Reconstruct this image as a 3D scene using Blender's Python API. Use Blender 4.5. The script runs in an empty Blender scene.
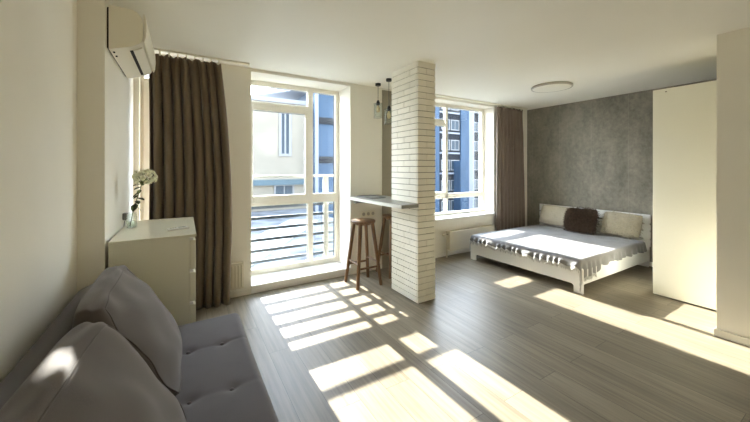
import bpy, bmesh, math, random
from mathutils import Vector, Matrix, noise
random.seed(7)
C = bpy.context.scene.collection
PI = math.pi
H = 2.63            # ceiling height
YW = 3.905          # inner face of the window wall
YO = 4.36           # outer face of the window wall

# ------------------------------------------------------------------ materials
def lin(c):
    return c/12.92 if c <= 0.04045 else ((c+0.055)/1.055)**2.4
def rgb(r, g, b):
    return (lin(r/255), lin(g/255), lin(b/255), 1.0)

def new_mat(name):
    m = bpy.data.materials.new(name); m.use_nodes = True
    nt = m.node_tree
    return m, nt, nt.nodes['Principled BSDF']

def mat(name, col, rough=0.6, metal=0.0, nscale=0.0, namt=0.06, bump=0.0, bscale=60.0, stretch=(1, 1, 1), spec=0.5, sheen=0.0):
    m, nt, p = new_mat(name)
    p.inputs['Base Color'].default_value = col
    p.inputs['Roughness'].default_value = rough
    p.inputs['Metallic'].default_value = metal
    p.inputs['Specular IOR Level'].default_value = spec
    if sheen:
        p.inputs['Sheen Weight'].default_value = sheen
    tc = nt.nodes.new('ShaderNodeTexCoord'); mp = nt.nodes.new('ShaderNodeMapping')
    mp.inputs['Scale'].default_value = stretch
    nt.links.new(tc.outputs['Object'], mp.inputs['Vector'])
    if nscale:
        n = nt.nodes.new('ShaderNodeTexNoise'); n.inputs['Scale'].default_value = nscale
        n.inputs['Detail'].default_value = 6
        r = nt.nodes.new('ShaderNodeValToRGB')
        r.color_ramp.elements[0].position = .3; r.color_ramp.elements[1].position = .7
        r.color_ramp.elements[0].color = tuple(c*(1-namt) for c in col[:3])+(1,)
        r.color_ramp.elements[1].color = tuple(min(1, c*(1+namt)) for c in col[:3])+(1,)
        nt.links.new(mp.outputs[0], n.inputs['Vector'])
        nt.links.new(n.outputs['Fac'], r.inputs['Fac']); nt.links.new(r.outputs['Color'], p.inputs['Base Color'])
    if bump:
        n2 = nt.nodes.new('ShaderNodeTexNoise'); n2.inputs['Scale'].default_value = bscale; n2.inputs['Detail'].default_value = 4
        b = nt.nodes.new('ShaderNodeBump'); b.inputs['Strength'].default_value = bump; b.inputs['Distance'].default_value = .004
        nt.links.new(mp.outputs[0], n2.inputs['Vector'])
        nt.links.new(n2.outputs['Fac'], b.inputs['Height']); nt.links.new(b.outputs['Normal'], p.inputs['Normal'])
    return m

def fabric(name, col, rough=0.9, weave=420, amt=.12):
    m, nt, p = new_mat(name)
    p.inputs['Roughness'].default_value = rough; p.inputs['Specular IOR Level'].default_value = .15
    p.inputs['Sheen Weight'].default_value = .25
    tc = nt.nodes.new('ShaderNodeTexCoord')
    n = nt.nodes.new('ShaderNodeTexNoise'); n.inputs['Scale'].default_value = weave; n.inputs['Detail'].default_value = 2
    n3 = nt.nodes.new('ShaderNodeTexNoise'); n3.inputs['Scale'].default_value = 7; n3.inputs['Detail'].default_value = 3
    mx = nt.nodes.new('ShaderNodeMath'); mx.operation = 'ADD'
    r = nt.nodes.new('ShaderNodeValToRGB')
    r.color_ramp.elements[0].position = .7; r.color_ramp.elements[1].position = 1.3/1.0 if False else 1.0
    r.color_ramp.elements[0].color = tuple(c*(1-amt) for c in col[:3])+(1,)
    r.color_ramp.elements[1].color = tuple(c*(1+amt) for c in col[:3])+(1,)
    nt.links.new(tc.outputs['Object'], n.inputs['Vector']); nt.links.new(tc.outputs['Object'], n3.inputs['Vector'])
    nt.links.new(n.outputs['Fac'], mx.inputs[0]); nt.links.new(n3.outputs['Fac'], mx.inputs[1])
    nt.links.new(mx.outputs[0], r.inputs['Fac']); nt.links.new(r.outputs['Color'], p.inputs['Base Color'])
    b = nt.nodes.new('ShaderNodeBump'); b.inputs['Strength'].default_value = .15; b.inputs['Distance'].default_value = .002
    nt.links.new(n.outputs['Fac'], b.inputs['Height']); nt.links.new(b.outputs['Normal'], p.inputs['Normal'])
    return m

def pane_mat(name, tint=(.97, .99, .985, 1), base=.04):
    m = bpy.data.materials.new(name); m.use_nodes = True
    nt = m.node_tree; nt.nodes.clear()
    o = nt.nodes.new('ShaderNodeOutputMaterial'); mix = nt.nodes.new('ShaderNodeMixShader')
    t = nt.nodes.new('ShaderNodeBsdfTransparent'); g = nt.nodes.new('ShaderNodeBsdfGlossy')
    lw = nt.nodes.new('ShaderNodeFresnel'); lw.inputs['IOR'].default_value = 1.45
    ge = nt.nodes.new('ShaderNodeNewGeometry'); ior = nt.nodes.new('ShaderNodeMapRange')   # leaving the sheet: 1/ior
    ior.inputs['To Min'].default_value = 1.45; ior.inputs['To Max'].default_value = 1/1.45
    nt.links.new(ge.outputs['Backfacing'], ior.inputs['Value']); nt.links.new(ior.outputs[0], lw.inputs['IOR'])
    t.inputs['Color'].default_value = tint; g.inputs['Roughness'].default_value = .02
    nt.links.new(lw.outputs[0], mix.inputs[0]); nt.links.new(t.outputs[0], mix.inputs[1]); nt.links.new(g.outputs[0], mix.inputs[2])
    nt.links.new(mix.outputs[0], o.inputs['Surface'])
    return m

def floor_mat():
    m, nt, p = new_mat('oak_laminate')
    N = nt.nodes.new; L = nt.links.new
    tc = N('ShaderNodeTexCoord'); mp = N('ShaderNodeMapping'); mp.inputs['Rotation'].default_value = (0, 0, PI/2)
    L(tc.outputs['Object'], mp.inputs['Vector'])
    br = N('ShaderNodeTexBrick'); br.offset = .37; br.offset_frequency = 2
    br.inputs['Color1'].default_value = (.2, .2, .2, 1); br.inputs['Color2'].default_value = (.8, .8, .8, 1)
    br.inputs['Mortar'].default_value = (0, 0, 0, 1); br.inputs['Scale'].default_value = 1
    br.inputs['Mortar Size'].default_value = .0014; br.inputs['Mortar Smooth'].default_value = .2
    br.inputs['Brick Width'].default_value = 1.29; br.inputs['Row Height'].default_value = .192
    L(mp.outputs[0], br.inputs['Vector'])
    # stretched grain along the boards (world Y)
    mg = N('ShaderNodeMapping'); mg.inputs['Scale'].default_value = (34, 1.6, 1)
    L(tc.outputs['Object'], mg.inputs['Vector'])
    add = N('ShaderNodeVectorMath'); add.operation = 'ADD'
    sc = N('ShaderNodeVectorMath'); sc.operation = 'SCALE'; sc.inputs['Scale'].default_value = 37.0
    L(br.outputs['Color'], sc.inputs[0]); L(mg.outputs[0], add.inputs[0]); L(sc.outputs[0], add.inputs[1])
    gn = N('ShaderNodeTexNoise'); gn.inputs['Scale'].default_value = 1.0; gn.inputs['Detail'].default_value = 7; gn.inputs['Roughness'].default_value = .62
    L(add.outputs[0], gn.inputs['Vector'])
    rp = N('ShaderNodeValToRGB'); e = rp.color_ramp.elements
    e[0].position = .30; e[0].color = FLOOR_D; e[1].position = .72; e[1].color = FLOOR_L
    L(gn.outputs['Fac'], rp.inputs['Fac'])
    hs = N('ShaderNodeHueSaturation'); 
    mr = N('ShaderNodeMapRange'); mr.inputs['From Min'].default_value = .2; mr.inputs['From Max'].default_value = .8
    mr.inputs['To Min'].default_value = .86; mr.inputs['To Max'].default_value = 1.12
    L(br.outputs['Color'], mr.inputs['Value']); L(mr.outputs[0], hs.inputs['Value']); L(rp.outputs['Color'], hs.inputs['Color'])
    mix = N('ShaderNodeMixRGB'); mix.blend_type = 'MIX'; mix.inputs['Color2'].default_value = tuple(c*.45 for c in FLOOR_D[:3])+(1,)
    L(br.outputs['Fac'], mix.inputs['Fac']); L(hs.outputs['Color'], mix.inputs['Color1']); L(mix.outputs[0], p.inputs['Base Color'])
    p.inputs['Roughness'].default_value = .40; p.inputs['Specular IOR Level'].default_value = .30
    b = N('ShaderNodeBump'); b.inputs['Strength'].default_value = .12; b.inputs['Distance'].default_value = .002
    L(gn.outputs['Fac'], b.inputs['Height']); L(b.outputs['Normal'], p.inputs['Normal'])
    return m

def concrete_mat():
    m, nt, p = new_mat('concrete_plaster')
    N = nt.nodes.new; L = nt.links.new
    tc = N('ShaderNodeTexCoord')
    mp = N('ShaderNodeMapping'); mp.inputs['Scale'].default_value = (1, 1.6, .8)
    L(tc.outputs['Object'], mp.inputs['Vector'])
    n = N('ShaderNodeTexNoise'); n.inputs['Scale'].default_value = 1.7; n.inputs['Detail'].default_value = 9; n.inputs['Roughness'].default_value = .68
    L(mp.outputs[0], n.inputs['Vector'])
    n2 = N('ShaderNodeTexNoise'); n2.inputs['Scale'].default_value = 16; n2.inputs['Detail'].default_value = 6; n2.inputs['Roughness'].default_value = .7
    L(tc.outputs['Object'], n2.inputs['Vector'])
    mx = N('ShaderNodeMix'); mx.data_type = 'FLOAT'; mx.inputs[0].default_value = .4
    L(n.outputs['Fac'], mx.inputs[2]); L(n2.outputs['Fac'], mx.inputs[3])
    r = N('ShaderNodeValToRGB'); e = r.color_ramp.elements
    e[0].position = .33; e[0].color = rgb(92, 88, 78); e[1].position = .66; e[1].color = rgb(150, 144, 130)
    L(mx.outputs[0], r.inputs['Fac'])
    # faint vertical joints of the plaster lengths
    sep = N('ShaderNodeSeparateXYZ'); L(tc.outputs['Object'], sep.inputs[0])
    md = N('ShaderNodeMath'); md.operation = 'MODULO'; md.inputs[1].default_value = .53
    ad = N('ShaderNodeMath'); ad.operation = 'ADD'; ad.inputs[1].default_value = 10.0
    L(sep.outputs['Y'], ad.inputs[0]); L(ad.outputs[0], md.inputs[0])
    lt = N('ShaderNodeMath'); lt.operation = 'LESS_THAN'; lt.inputs[1].default_value = .012
    L(md.outputs[0], lt.inputs[0])
    sc = N('ShaderNodeMath'); sc.operation = 'MULTIPLY'; sc.inputs[1].default_value = .12
    L(lt.outputs[0], sc.inputs[0])
    mc = N('ShaderNodeMixRGB'); mc.inputs['Color2'].default_value = rgb(180, 175, 166)
    L(sc.outputs[0], mc.inputs['Fac']); L(r.outputs['Color'], mc.inputs['Color1']); L(mc.outputs[0], p.inputs['Base Color'])
    p.inputs['Roughness'].default_value = .75
    b = N('ShaderNodeBump'); b.inputs['Strength'].default_value = .2; b.inputs['Distance'].default_value = .004
    L(n2.outputs['Fac'], b.inputs['Height']); L(b.outputs['Normal'], p.inputs['Normal'])
    return m

def wood_mat(name, dark, light, scale=(40, 40, 4), rough=.42):
    m, nt, p = new_mat(name)
    N = nt.nodes.new; L = nt.links.new
    tc = N('ShaderNodeTexCoord'); mp = N('ShaderNodeMapping'); mp.inputs['Scale'].default_value = scale
    L(tc.outputs['Object'], mp.inputs['Vector'])
    n = N('ShaderNodeTexNoise'); n.inputs['Scale'].default_value = 1; n.inputs['Detail'].default_value = 6
    L(mp.outputs[0], n.inputs['Vector'])
    r = N('ShaderNodeValToRGB'); e = r.color_ramp.elements
    e[0].position = .3; e[0].color = dark; e[1].position = .7; e[1].color = light
    L(n.outputs['Fac'], r.inputs['Fac']); L(r.outputs['Color'], p.inputs['Base Color'])
    p.inputs['Roughness'].default_value = rough
    return m

FLOOR_D = rgb(114, 104, 89); FLOOR_L = rgb(147, 137, 118)
M = {}
M['wall'] = mat('cream_paint', rgb(238, 234, 222), .85, nscale=3, namt=.015, bump=.05, bscale=120)
M['ceil'] = mat('ceiling_paint', rgb(242, 239, 228), .6, nscale=2, namt=.01)
M['floor'] = floor_mat()
M['concrete'] = concrete_mat()
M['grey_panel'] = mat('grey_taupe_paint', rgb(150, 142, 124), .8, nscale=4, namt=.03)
M['pvc'] = mat('cream_pvc', rgb(236, 232, 220), .4, nscale=2, namt=.01)
M['gasket'] = mat('black_rubber', rgb(38, 38, 38), .6, nscale=8)
M['pane'] = pane_mat('window_glass')
M['clear'] = pane_mat('clear_glass', (.95, .97, .96, 1))
M['brick'] = mat('white_brick', rgb(242, 238, 224), .7, nscale=5, namt=.03, bump=.25, bscale=70)
M['grout'] = mat('grout', rgb(150, 143, 124), .9, nscale=20, namt=.05)
M['white'] = mat('white_lacquer', rgb(241, 240, 236), .35, nscale=1.5, namt=.01)
M['wardrobe'] = mat('ivory_lacquer', rgb(238, 235, 218), .3, nscale=1.0, namt=.01)
M['dresser'] = mat('white_foil', rgb(226, 223, 204), .3, nscale=1.2, namt=.012)
M['plastic'] = mat('white_plastic', rgb(236, 231, 214), .4, nscale=3, namt=.01)
M['dark'] = mat('dark_gap', rgb(26, 25, 24), .7, nscale=5)
M['radiator'] = mat('radiator_enamel', rgb(220, 212, 192), .4, nscale=3, namt=.01)
M['metal_black'] = mat('black_metal', rgb(28, 26, 24), .4, .3, nscale=10)
M['chrome'] = mat('chrome', rgb(200, 200, 195), .2, 1.0, nscale=10, namt=.02)
M['alu'] = mat('satin_aluminium', rgb(214, 212, 204), .45, .5, nscale=6, namt=.02)  # worktop edge tone, brightened to include the window light
M['curtain'] = fabric('taupe_curtain', rgb(108, 93, 74), amt=.08, weave=160)
M['curtain2'] = fabric('mauve_taupe_curtain', rgb(118, 105, 94), amt=.08, weave=160)
M['sofa'] = fabric('grey_upholstery', rgb(94, 90, 92), amt=.10)
M['cushion'] = fabric('warm_grey_upholstery', rgb(97, 91, 88), amt=.10)
M['throw'] = fabric('grey_throw', rgb(124, 122, 121), amt=.12, weave=140)
M['fringe'] = fabric('pale_fringe', rgb(190, 188, 184), amt=.1)
M['mattress'] = fabric('white_cotton', rgb(228, 225, 216), amt=.03)
M['pillow'] = fabric('cream_plush', rgb(178, 169, 148), amt=.10, weave=60)
M['fur'] = mat('brown_fur', rgb(96, 80, 68), .9, nscale=30, namt=.3, spec=.2)
M['stool'] = wood_mat('stained_wood', rgb(80, 54, 30), rgb(134, 96, 58))
M['counter'] = mat('grey_worktop', rgb(132, 130, 122), .35, nscale=12, namt=.05)
M['steel'] = mat('brushed_grey', rgb(120, 120, 118), .3, .2, nscale=30, namt=.05)
M['bulb'] = mat('bulb_amber_glass', rgb(210, 190, 150), .15, nscale=4)
M['lamp'] = mat('lamp_diffuser', rgb(240, 236, 222), .45, nscale=4, namt=.01)
M['trimring'] = mat('pale_grey_ring', rgb(176, 170, 156), .4, nscale=6)
M['leaf'] = mat('dark_leaf', rgb(52, 66, 34), .55, nscale=20, namt=.25)
M['stem'] = mat('green_stem', rgb(92, 108, 58), .55, nscale=20, namt=.1)
M['petal'] = mat('cream_petals', rgb(240, 236, 206), .7, nscale=40, namt=.06)
def petal_mat():
    m = bpy.data.materials.new('petals'); m.use_nodes = True; nt = m.node_tree; p = nt.nodes['Principled BSDF']
    p.inputs['Base Color'].default_value = rgb(244, 242, 226); p.inputs['Roughness'].default_value = .7
    tr = nt.nodes.new('ShaderNodeBsdfTranslucent'); mx = nt.nodes.new('ShaderNodeMixShader'); mx.inputs[0].default_value = .45
    n = nt.nodes.new('ShaderNodeTexNoise'); n.inputs['Scale'].default_value = 30
    r = nt.nodes.new('ShaderNodeValToRGB'); r.color_ramp.elements[0].color = rgb(230, 232, 200); r.color_ramp.elements[1].color = rgb(250, 248, 236)
    nt.links.new(n.outputs['Fac'], r.inputs['Fac']); nt.links.new(r.outputs['Color'], p.inputs['Base Color']); nt.links.new(r.outputs['Color'], tr.inputs['Color'])
    out = nt.nodes['Material Output']
    nt.links.new(p.outputs[0], mx.inputs[1]); nt.links.new(tr.outputs[0], mx.inputs[2]); nt.links.new(mx.outputs[0], out.inputs['Surface'])
    return m
M['petal'] = petal_mat()
M['water'] = pane_mat('vase_water', (.90, .94, .90, 1))
M['rail_out'] = mat('grey_painted_steel', rgb(62, 70, 78), .45, .2, nscale=6)
M['render_pale'] = mat('pale_render', rgb(138, 134, 124), .9, spec=.1, nscale=.6, namt=.12)
M['frame_out'] = mat('white_frame', rgb(124, 127, 130), .5, nscale=2)
M['facade_dark'] = mat('dark_brick_facade', rgb(42, 45, 50), .8, spec=.1, nscale=1.5, namt=.2)
M['blue_glass'] = mat('blue_panel', rgb(60, 80, 102), .5, spec=.15, nscale=.4, namt=.12)
M['pale_strip'] = mat('pale_pilaster', rgb(130, 136, 146), .7, spec=.1, nscale=.6, namt=.05)
M['glass_out'] = mat('facade_glass', rgb(52, 66, 78), .3, spec=.25, nscale=.5, namt=.2)
M['ledge'] = mat('teal_ledge', rgb(84, 100, 108), .8, nscale=1, spec=.1)
M['gravel'] = mat('roof_gravel', rgb(92, 94, 96), .95, nscale=.7, namt=.55, spec=.1)
M['walk'] = mat('pale_walkway', rgb(160, 158, 150), .9, nscale=1, namt=.1, spec=.1)
M['ground'] = mat('paving', rgb(80, 82, 84), .9, nscale=.25, namt=.35)
M['road'] = mat('asphalt', rgb(66, 70, 76), .9, nscale=.8, namt=.2)

# ------------------------------------------------------------------ mesh helpers
class MB:
    def __init__(s): s.bm = bmesh.new()
    def box(s, x0, x1, y0, y1, z0, z1, bev=0.0, seg=2, mx=None):
        r = bmesh.ops.create_cube(s.bm, size=1)
        vs = r['verts']
        for v in vs:
            v.co = Vector(((x0+x1)/2+v.co.x*(x1-x0), (y0+y1)/2+v.co.y*(y1-y0), (z0+z1)/2+v.co.z*(z1-z0)))
        if bev:
            es = list({e for v in vs for e in v.link_edges})
            rr = bmesh.ops.bevel(s.bm, geom=es, offset=bev, segments=seg, profile=.5, affect='EDGES')
            vs = list({v for f in rr['faces'] for v in f.verts} | {v for v in vs if v.is_valid})
        if mx is not None:
            for v in vs: v.co = mx @ v.co
        return s
    def tube(s, pts, rad, seg=10, cap=True):
        pts = [Vector(p) for p in pts]; n = len(pts)
        rads = rad if isinstance(rad, (list, tuple)) else [rad]*n
        rings = []; up = None
        for i, p in enumerate(pts):
            t = (pts[min(i+1, n-1)]-pts[max(i-1, 0)]).normalized()
            if up is None:
                up = Vector((0, 0, 1)) if abs(t.z) < .9 else Vector((1, 0, 0))
            a = t.cross(up).normalized(); b = a.cross(t).normalized(); up = b
            rings.append([s.bm.verts.new(p+(a*math.cos(2*PI*k/seg)+b*math.sin(2*PI*k/seg))*rads[i]) for k in range(seg)])
        for i in range(n-1):
            for k in range(seg):
                s.bm.faces.new((rings[i][k], rings[i][(k+1) % seg], rings[i+1][(k+1) % seg], rings[i+1][k]))
        if cap:
            s.bm.faces.new(rings[0][::-1]); s.bm.faces.new(rings[-1])
        return s
    def lathe(s, prof, c=(0, 0, 0), seg=32):
        rings = []
        for r, z in prof:
            rings.append([s.bm.verts.new((c[0]+max(r, 1e-4)*math.cos(2*PI*k/seg), c[1]+max(r, 1e-4)*math.sin(2*PI*k/seg), c[2]+z)) for k in range(seg)])
        for i in range(len(rings)-1):
            for k in range(seg):
                s.bm.faces.new((rings[i][k], rings[i][(k+1) % seg], rings[i+1][(k+1) % seg], rings[i+1][k]))
        return s
    def prism(s, poly, axis, a0, a1):
        # poly: list of 2D points; axis 'y': (x,z), 'x': (y,z), 'z': (x,y)
        def mk(p, a):
            if axis == 'y': return (p[0], a, p[1])
            if axis == 'x': return (a, p[0], p[1])
            return (p[0], p[1], a)
        A = [s.bm.verts.new(mk(p, a0)) for p in poly]; B = [s.bm.verts.new(mk(p, a1)) for p in poly]
        n = len(poly)
        s.bm.faces.new(A); s.bm.faces.new(B[::-1])
        for k in range(n): s.bm.faces.new((A[k], B[k], B[(k+1) % n], A[(k+1) % n]))
        return s
    def grid(s, fn, nu, nv):
        g = [[s.bm.verts.new(fn(i/(nu-1), j/(nv-1))) for j in range(nv)] for i in range(nu)]
        for i in range(nu-1):
            for j in range(nv-1):
                s.bm.faces.new((g[i][j], g[i+1][j], g[i+1][j+1], g[i][j+1]))
        return s
    def build(s, name, m, parent=None, smooth=False, angle=None):
        bmesh.ops.recalc_face_normals(s.bm, faces=s.bm.faces)
        me = bpy.data.meshes.new(name); s.bm.to_mesh(me); s.bm.free()
        me.materials.append(m)
        if smooth:
            for p in me.polygons: p.use_smooth = True
            if angle: me.set_sharp_from_angle(angle=math.radians(angle))
        o = bpy.data.objects.new(name, me); C.objects.link(o)
        if parent is not None:
            o.parent = parent
            o.matrix_parent_inverse = Matrix.Translation(parent.location).inverted() if parent.type == 'EMPTY' and parent.rotation_euler.z == 0 else Matrix()
            # bake the offset so that child coordinates stay plain world coordinates
        return o

def tag(o, label, cat, group=None):
    o['label'] = label; o['category'] = cat
    if group: o['group'] = group
    return o
def thing(name, label, cat, loc=(0, 0, 0), group=None):
    o = bpy.data.objects.new(name, None); o.empty_display_size = .1; C.objects.link(o); o.location = loc
    return tag(o, label, cat, group)
def struct(o):
    o['kind'] = 'structure'; return o
def solidify(o, t, off=0):
    md = o.modifiers.new('thickness', 'SOLIDIFY'); md.thickness = t; md.offset = off
def copy_tree(o, parent=None):
    c = o.copy(); C.objects.link(c)
    if parent is not None:
        c.parent = parent
    for ch in list(o.children): copy_tree(ch, c)
    return c

# ------------------------------------------------------------------ room shell
XL = -.56; XLF = -.43; XR = 5.95; YB = -2.4
b = MB().box(XL-.15, XR+.15, YB-.15, YO, -.12, 0); struct(b.build('floor', M['floor']))
b = MB().box(XL-.15, XR+.15, YB-.15, YO, H, H+.2); struct(b.build('ceiling', M['ceil']))
# window wall with three openings
SO = 2.592
w = MB()
for x0, x1, z0, z1 in [(XL-.15, -.385, 0, H), (.30, .60, 0, H), (.60001, .667, 0, H), (1.955, 3.20, 0, H), (3.20001, 3.30, 0, H), (4.93, XR+.15, 0, H),
                       (-.385, .30, 0, .55), (-.385, .30, SO, H), (.667, 1.955, SO, H), (3.30, 4.93, 0, .60), (3.30, 4.93, SO, H)]:
    w.box(x0, x1, YW, 4.20 if x0 > 3 else (YO if x0 > .6 else 4.10), z0, z1)
struct(w.build('wall_front', M['wall']))
struct(MB().box(XL-.15, XL, YB, 2.59, 0, H).build('wall_left', M['wall']))
struct(MB().box(XL-.15, XLF, 2.59, YW, 0, H).build('wall_left_front', M['wall']))
struct(MB().box(XR, XR+.15, .30, YW, 0, H).build('wall_right', M['concrete']))
struct(MB().box(XL-.15, 4.10, YB-.15, YB, 0, H).build('wall_back', M['wall']))
struct(MB().box(3.985, 4.10, YB, .83, 0, H).build('wall_inner_right', M['wall']))
struct(MB().box(4.10, XR, .30, .45, 0, H).build('wall_closet', M['wall']))
struct(MB().box(2.47, 2.74, YW-.012, YW-.0005, 0, 2.60).build('trim_1', M['grey_panel']))  # thin strip in a darker grey-taupe than the wall
# baseboards
def bboard(name, x0, x1, y0, y1):
    struct(MB().box(x0, x1, y0, y1, 0, .065, .003).build(name, M['pvc']))
bboard('baseboard_front', XLF+.001, .666, YW-.014, YW-.0005)
bboard('baseboard_front_middle', 1.960, 2.465, YW-.014, YW-.0005)
bboard('baseboard_front_right', 2.745, XR-.02, YW-.014, YW-.0005)
bboard('baseboard_right', XR-.014, XR-.0005, 1.0, YW-.02)
bboard('baseboard_inner_right', 3.970, 3.9845, YB+.01, .844)
bboard('baseboard_inner_right_end', 3.985, 4.10, .8305, .844)

# ------------------------------------------------------------------ windows
def frame_rect(mb, x0, x1, z0, z1, l, r, bt, t, y0, y1, bev=.006):
    mb.box(x0, x0+l, y0, y1, z0, z1, bev); mb.box(x1-r, x1, y0, y1, z0, z1, bev)
    mb.box(x0+l-.004, x1-r+.004, y0, y1, z0, z0+bt, bev); mb.box(x0+l-.004, x1-r+.004, y0, y1, z1-t, z1, bev)
def gasket(mb, x0, x1, z0, z1, y0, y1, t=.006):
    mb.box(x0, x0+t, y0, y1, z0, z1); mb.box(x1-t, x1, y0, y1, z0, z1)
    mb.box(x0, x1, y0, y1, z0, z0+t); mb.box(x0, x1, y0, y1, z1-t, z1)

# window 1: french window in a recess with a low step
Y1 = 4.272
f = MB()
frame_rect(f, .668, 1.954, .096, SO-.001, .058, .062, .07, .06, Y1, Y1+.07)
f.box(1.482, 1.556, Y1, Y1+.07, .16, 2.54, .006)            # mullion
f.box(.72, 1.49, Y1, Y1+.07, 2.262, 2.322, .006)            # transom, left bay
f.box(.72, 1.49, Y1, Y1+.07, .970, 1.04, .006)              # rail, left bay
f.box(1.55, 1.90, Y1, Y1+.07, .975, 1.10, .006)             # rail, right bay
w1 = struct(f.build('window_1', M['pvc']))
f = MB(); frame_rect(f, .712, 1.486, 1.02, 2.275, .040, .048, .082, .066, Y1-.012, Y1+.055)
f.build('sash', M['pvc'], w1)
g = MB()
for x0, x1, z0, z1 in [(.724, 1.484, 2.318, 2.535), (1.554, 1.889, 1.096, 2.535), (.724, 1.484, .164, .972), (1.554, 1.889, .164, .977)]:
    gasket(g, x0, x1, z0, z1, Y1+.026, Y1+.044)
gasket(g, .75, 1.44, 1.10, 2.21, Y1+.016, Y1+.034)
g.build('gasket', M['gasket'], w1)
for x0, x1, z0, z1 in [(.724, 1.484, 2.318, 2.535), (.75, 1.44, 1.10, 2.21), (1.554, 1.889, 1.096, 2.535), (.724, 1.484, .164, .972), (1.554, 1.889, .164, .977)]:
    MB().box(x0, x1, Y1+.033, Y1+.037, z0, z1).build('pane', M['pane'], w1)
MB().box(.668, 1.954, YW-.012, YO, 0.0005, .095, .006).build('window_sill', M['white'], w1)

# window 2: bedroom window
Y2 = 4.12
f = MB()
frame_rect(f, 3.301, 4.929, .63, SO-.001, .07, .07, .055, .06, Y2, Y2+.07)
f.box(3.935, 3.985, Y2, Y2+.07, .66, 2.56, .006)
f.box(3.36, 3.91, Y2, Y2+.07, 2.235, 2.31, .006)
f.box(3.36, 4.87, Y2, Y2+.07, .925, 1.015, .006)
w2 = struct(f.build('window_2', M['pvc']))
f = MB(); frame_rect(f, 3.355, 3.957, .985, 2.25, .05, .042, .06, .06, Y2-.012, Y2+.055)
f.build('sash', M['pvc'], w2)
P2 = [(3.369, 3.937, 2.308, 2.535), (3.40, 3.92, 1.04, 2.195), (3.983, 4.862, 1.013, 2.535), (3.369, 3.937, .683, .927), (3.983, 4.862, .683, .927)]
g = MB()
for x0, x1, z0, z1 in P2: gasket(g, x0, x1, z0, z1, Y2+.026, Y2+.044, .005)
g.build('gasket', M['gasket'], w2)
for x0, x1, z0, z1 in P2: MB().box(x0, x1, Y2+.033, Y2+.037, z0, z1).build('pane', M['pane'], w2)
MB().box(3.27, 4.955, 3.862, Y2+.03, .603, .632, .008).build('window_sill', M['white'], w2)

Y3 = 4.03
# window 3: mostly behind the left curtain
f = MB()
frame_rect(f, -.384, .299, .60, SO-.001, .03, .06, .06, .06, Y3, Y3+.07)
f.box(-.36, .25, Y3, Y3+.07, 2.33, 2.40, .006)
f.box(-.365, -.275, Y3-.012, Y3+.07, .62, 2.36, .006)
w3 = struct(f.build('window_3', M['pvc']))
for z0, z1 in [(.655, 2.335), (2.395, 2.535)]:
    MB().box(-.357, .243, Y3+.033, Y3+.037, z0, z1).build('pane', M['pane'], w3)
MB().box(-.384, .299, 3.88, Y3+.03, .552, .60, .006).build('window_sill', M['white'], w3)

# french balcony guard outside window 1
rl = thing('balcony_railing', 'grey steel balcony railing with horizontal bars outside the tall window', 'railing', (1.3, 4.46, 0))
MB().box(.62, 1.95, 4.405, 4.465, 1.330, 1.366, .008).build('handrail', M['walk'], rl)
for k, z in enumerate([1.075, .935, .79, .645, .50, .355, .21]):
    MB().box(.62, 1.95, 4.425, 4.455, z-.020, z+.020, .005).build('bar', M['rail_out'], rl)
for x0, x1 in [(1.772, 1.848), (.60, .655)]:
    MB().box(x0, x1, 4.408, 4.468, .04, 1.335, .01).build('post', M['walk'], rl)
    MB().box(x0+.01, x1-.01, 4.355, 4.41, .06, .12, .004).build('bracket', M['rail_out'], rl)

# ------------------------------------------------------------------ brick column
cx0, cx1, cy0, cy1 = 2.157, 2.410, 2.688, 3.195
core = MB().box(cx0+.012, cx1-.012, cy0+.012, cy1-.012, 0.0005, H-.0005).build('column', M['grout']); struct(core)
bk = MB(); course = H/39.0; gh = .0065; gv = .0048
for k in range(39):
    z0 = k*course+gh/2; z1 = (k+1)*course-gh/2
    odd = k % 2
    def run(a0, a1, first):
        c = a0; L_ = first; out = []
        while c < a1-.001:
            e = min(a1, c+L_)
            if a1-e < .05: e = a1
            out.append((c, e)); c = e; L_ = .248*random.uniform(.95, 1.05)
        return out
    for (a, e) in run(cx0, cx1, .125 if odd else .248):
        for yy0, yy1 in [(cy0, cy0+.02), (cy1-.02, cy1)]:
            j = random.uniform(-.0015, .0015)
            bk.box(a+gv/2, e-gv/2, yy0+j, yy1+j, z0+random.uniform(0, .001), z1-random.uniform(0, .001), .0015, 1)
    for (a, e) in run(cy0+.0205, cy1-.0205, .12 if odd else .23):
        for xx0, xx1 in [(cx0, cx0+.02), (cx1-.02, cx1)]:
            j = random.uniform(-.0015, .0015)
            bk.box(xx0+j, xx1+j, a+gv/2, e-gv/2, z0+random.uniform(0, .001), z1-random.uniform(0, .001), .0015, 1)
o = bk.build('brick_facing', M['brick'], core); o['label'] = 'white thin brick courses with grey joints'

# ------------------------------------------------------------------ bar counter
t = thing('bar_counter', 'grey bar worktop running from the window wall to the white brick column', 'counter', (2.16, 3.3, 1.05))
MB().prism([(1.932, 2.672), (2.156, 2.672), (2.156, 3.197), (2.412, 3.197), (2.412, 3.893), (1.880, 3.893)], 'z', 1.042, 1.078).build('worktop', M['counter'], t)
MB().prism([(1.926, 2.672), (1.932, 2.672), (1.880, 3.893), (1.874, 3.893)], 'z', 1.042, 1.078).build('edge_band', M['alu'], t)['label'] = 'bright metal edge strip'  # light falling on this edge is put into its pale colour
MB().box(2.0, 2.32, 3.84, 3.892, .98, 1.042, .004).build('wall_bracket', M['steel'], t)
t = thing('tray', 'flat dark grey tray lying on the bar worktop near the wall', 'tray', (2.12, 3.6, 1.078))
MB().box(2.01, 2.22, 3.42, 3.80, 1.0785, 1.084, .002).build('base', M['steel'], t)
r_ = MB(); frame_rect(r_, 2.01, 2.22, 0, 1, .01, .01, .01, .01, 0, 1, 0)
r_.bm.free()
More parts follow.
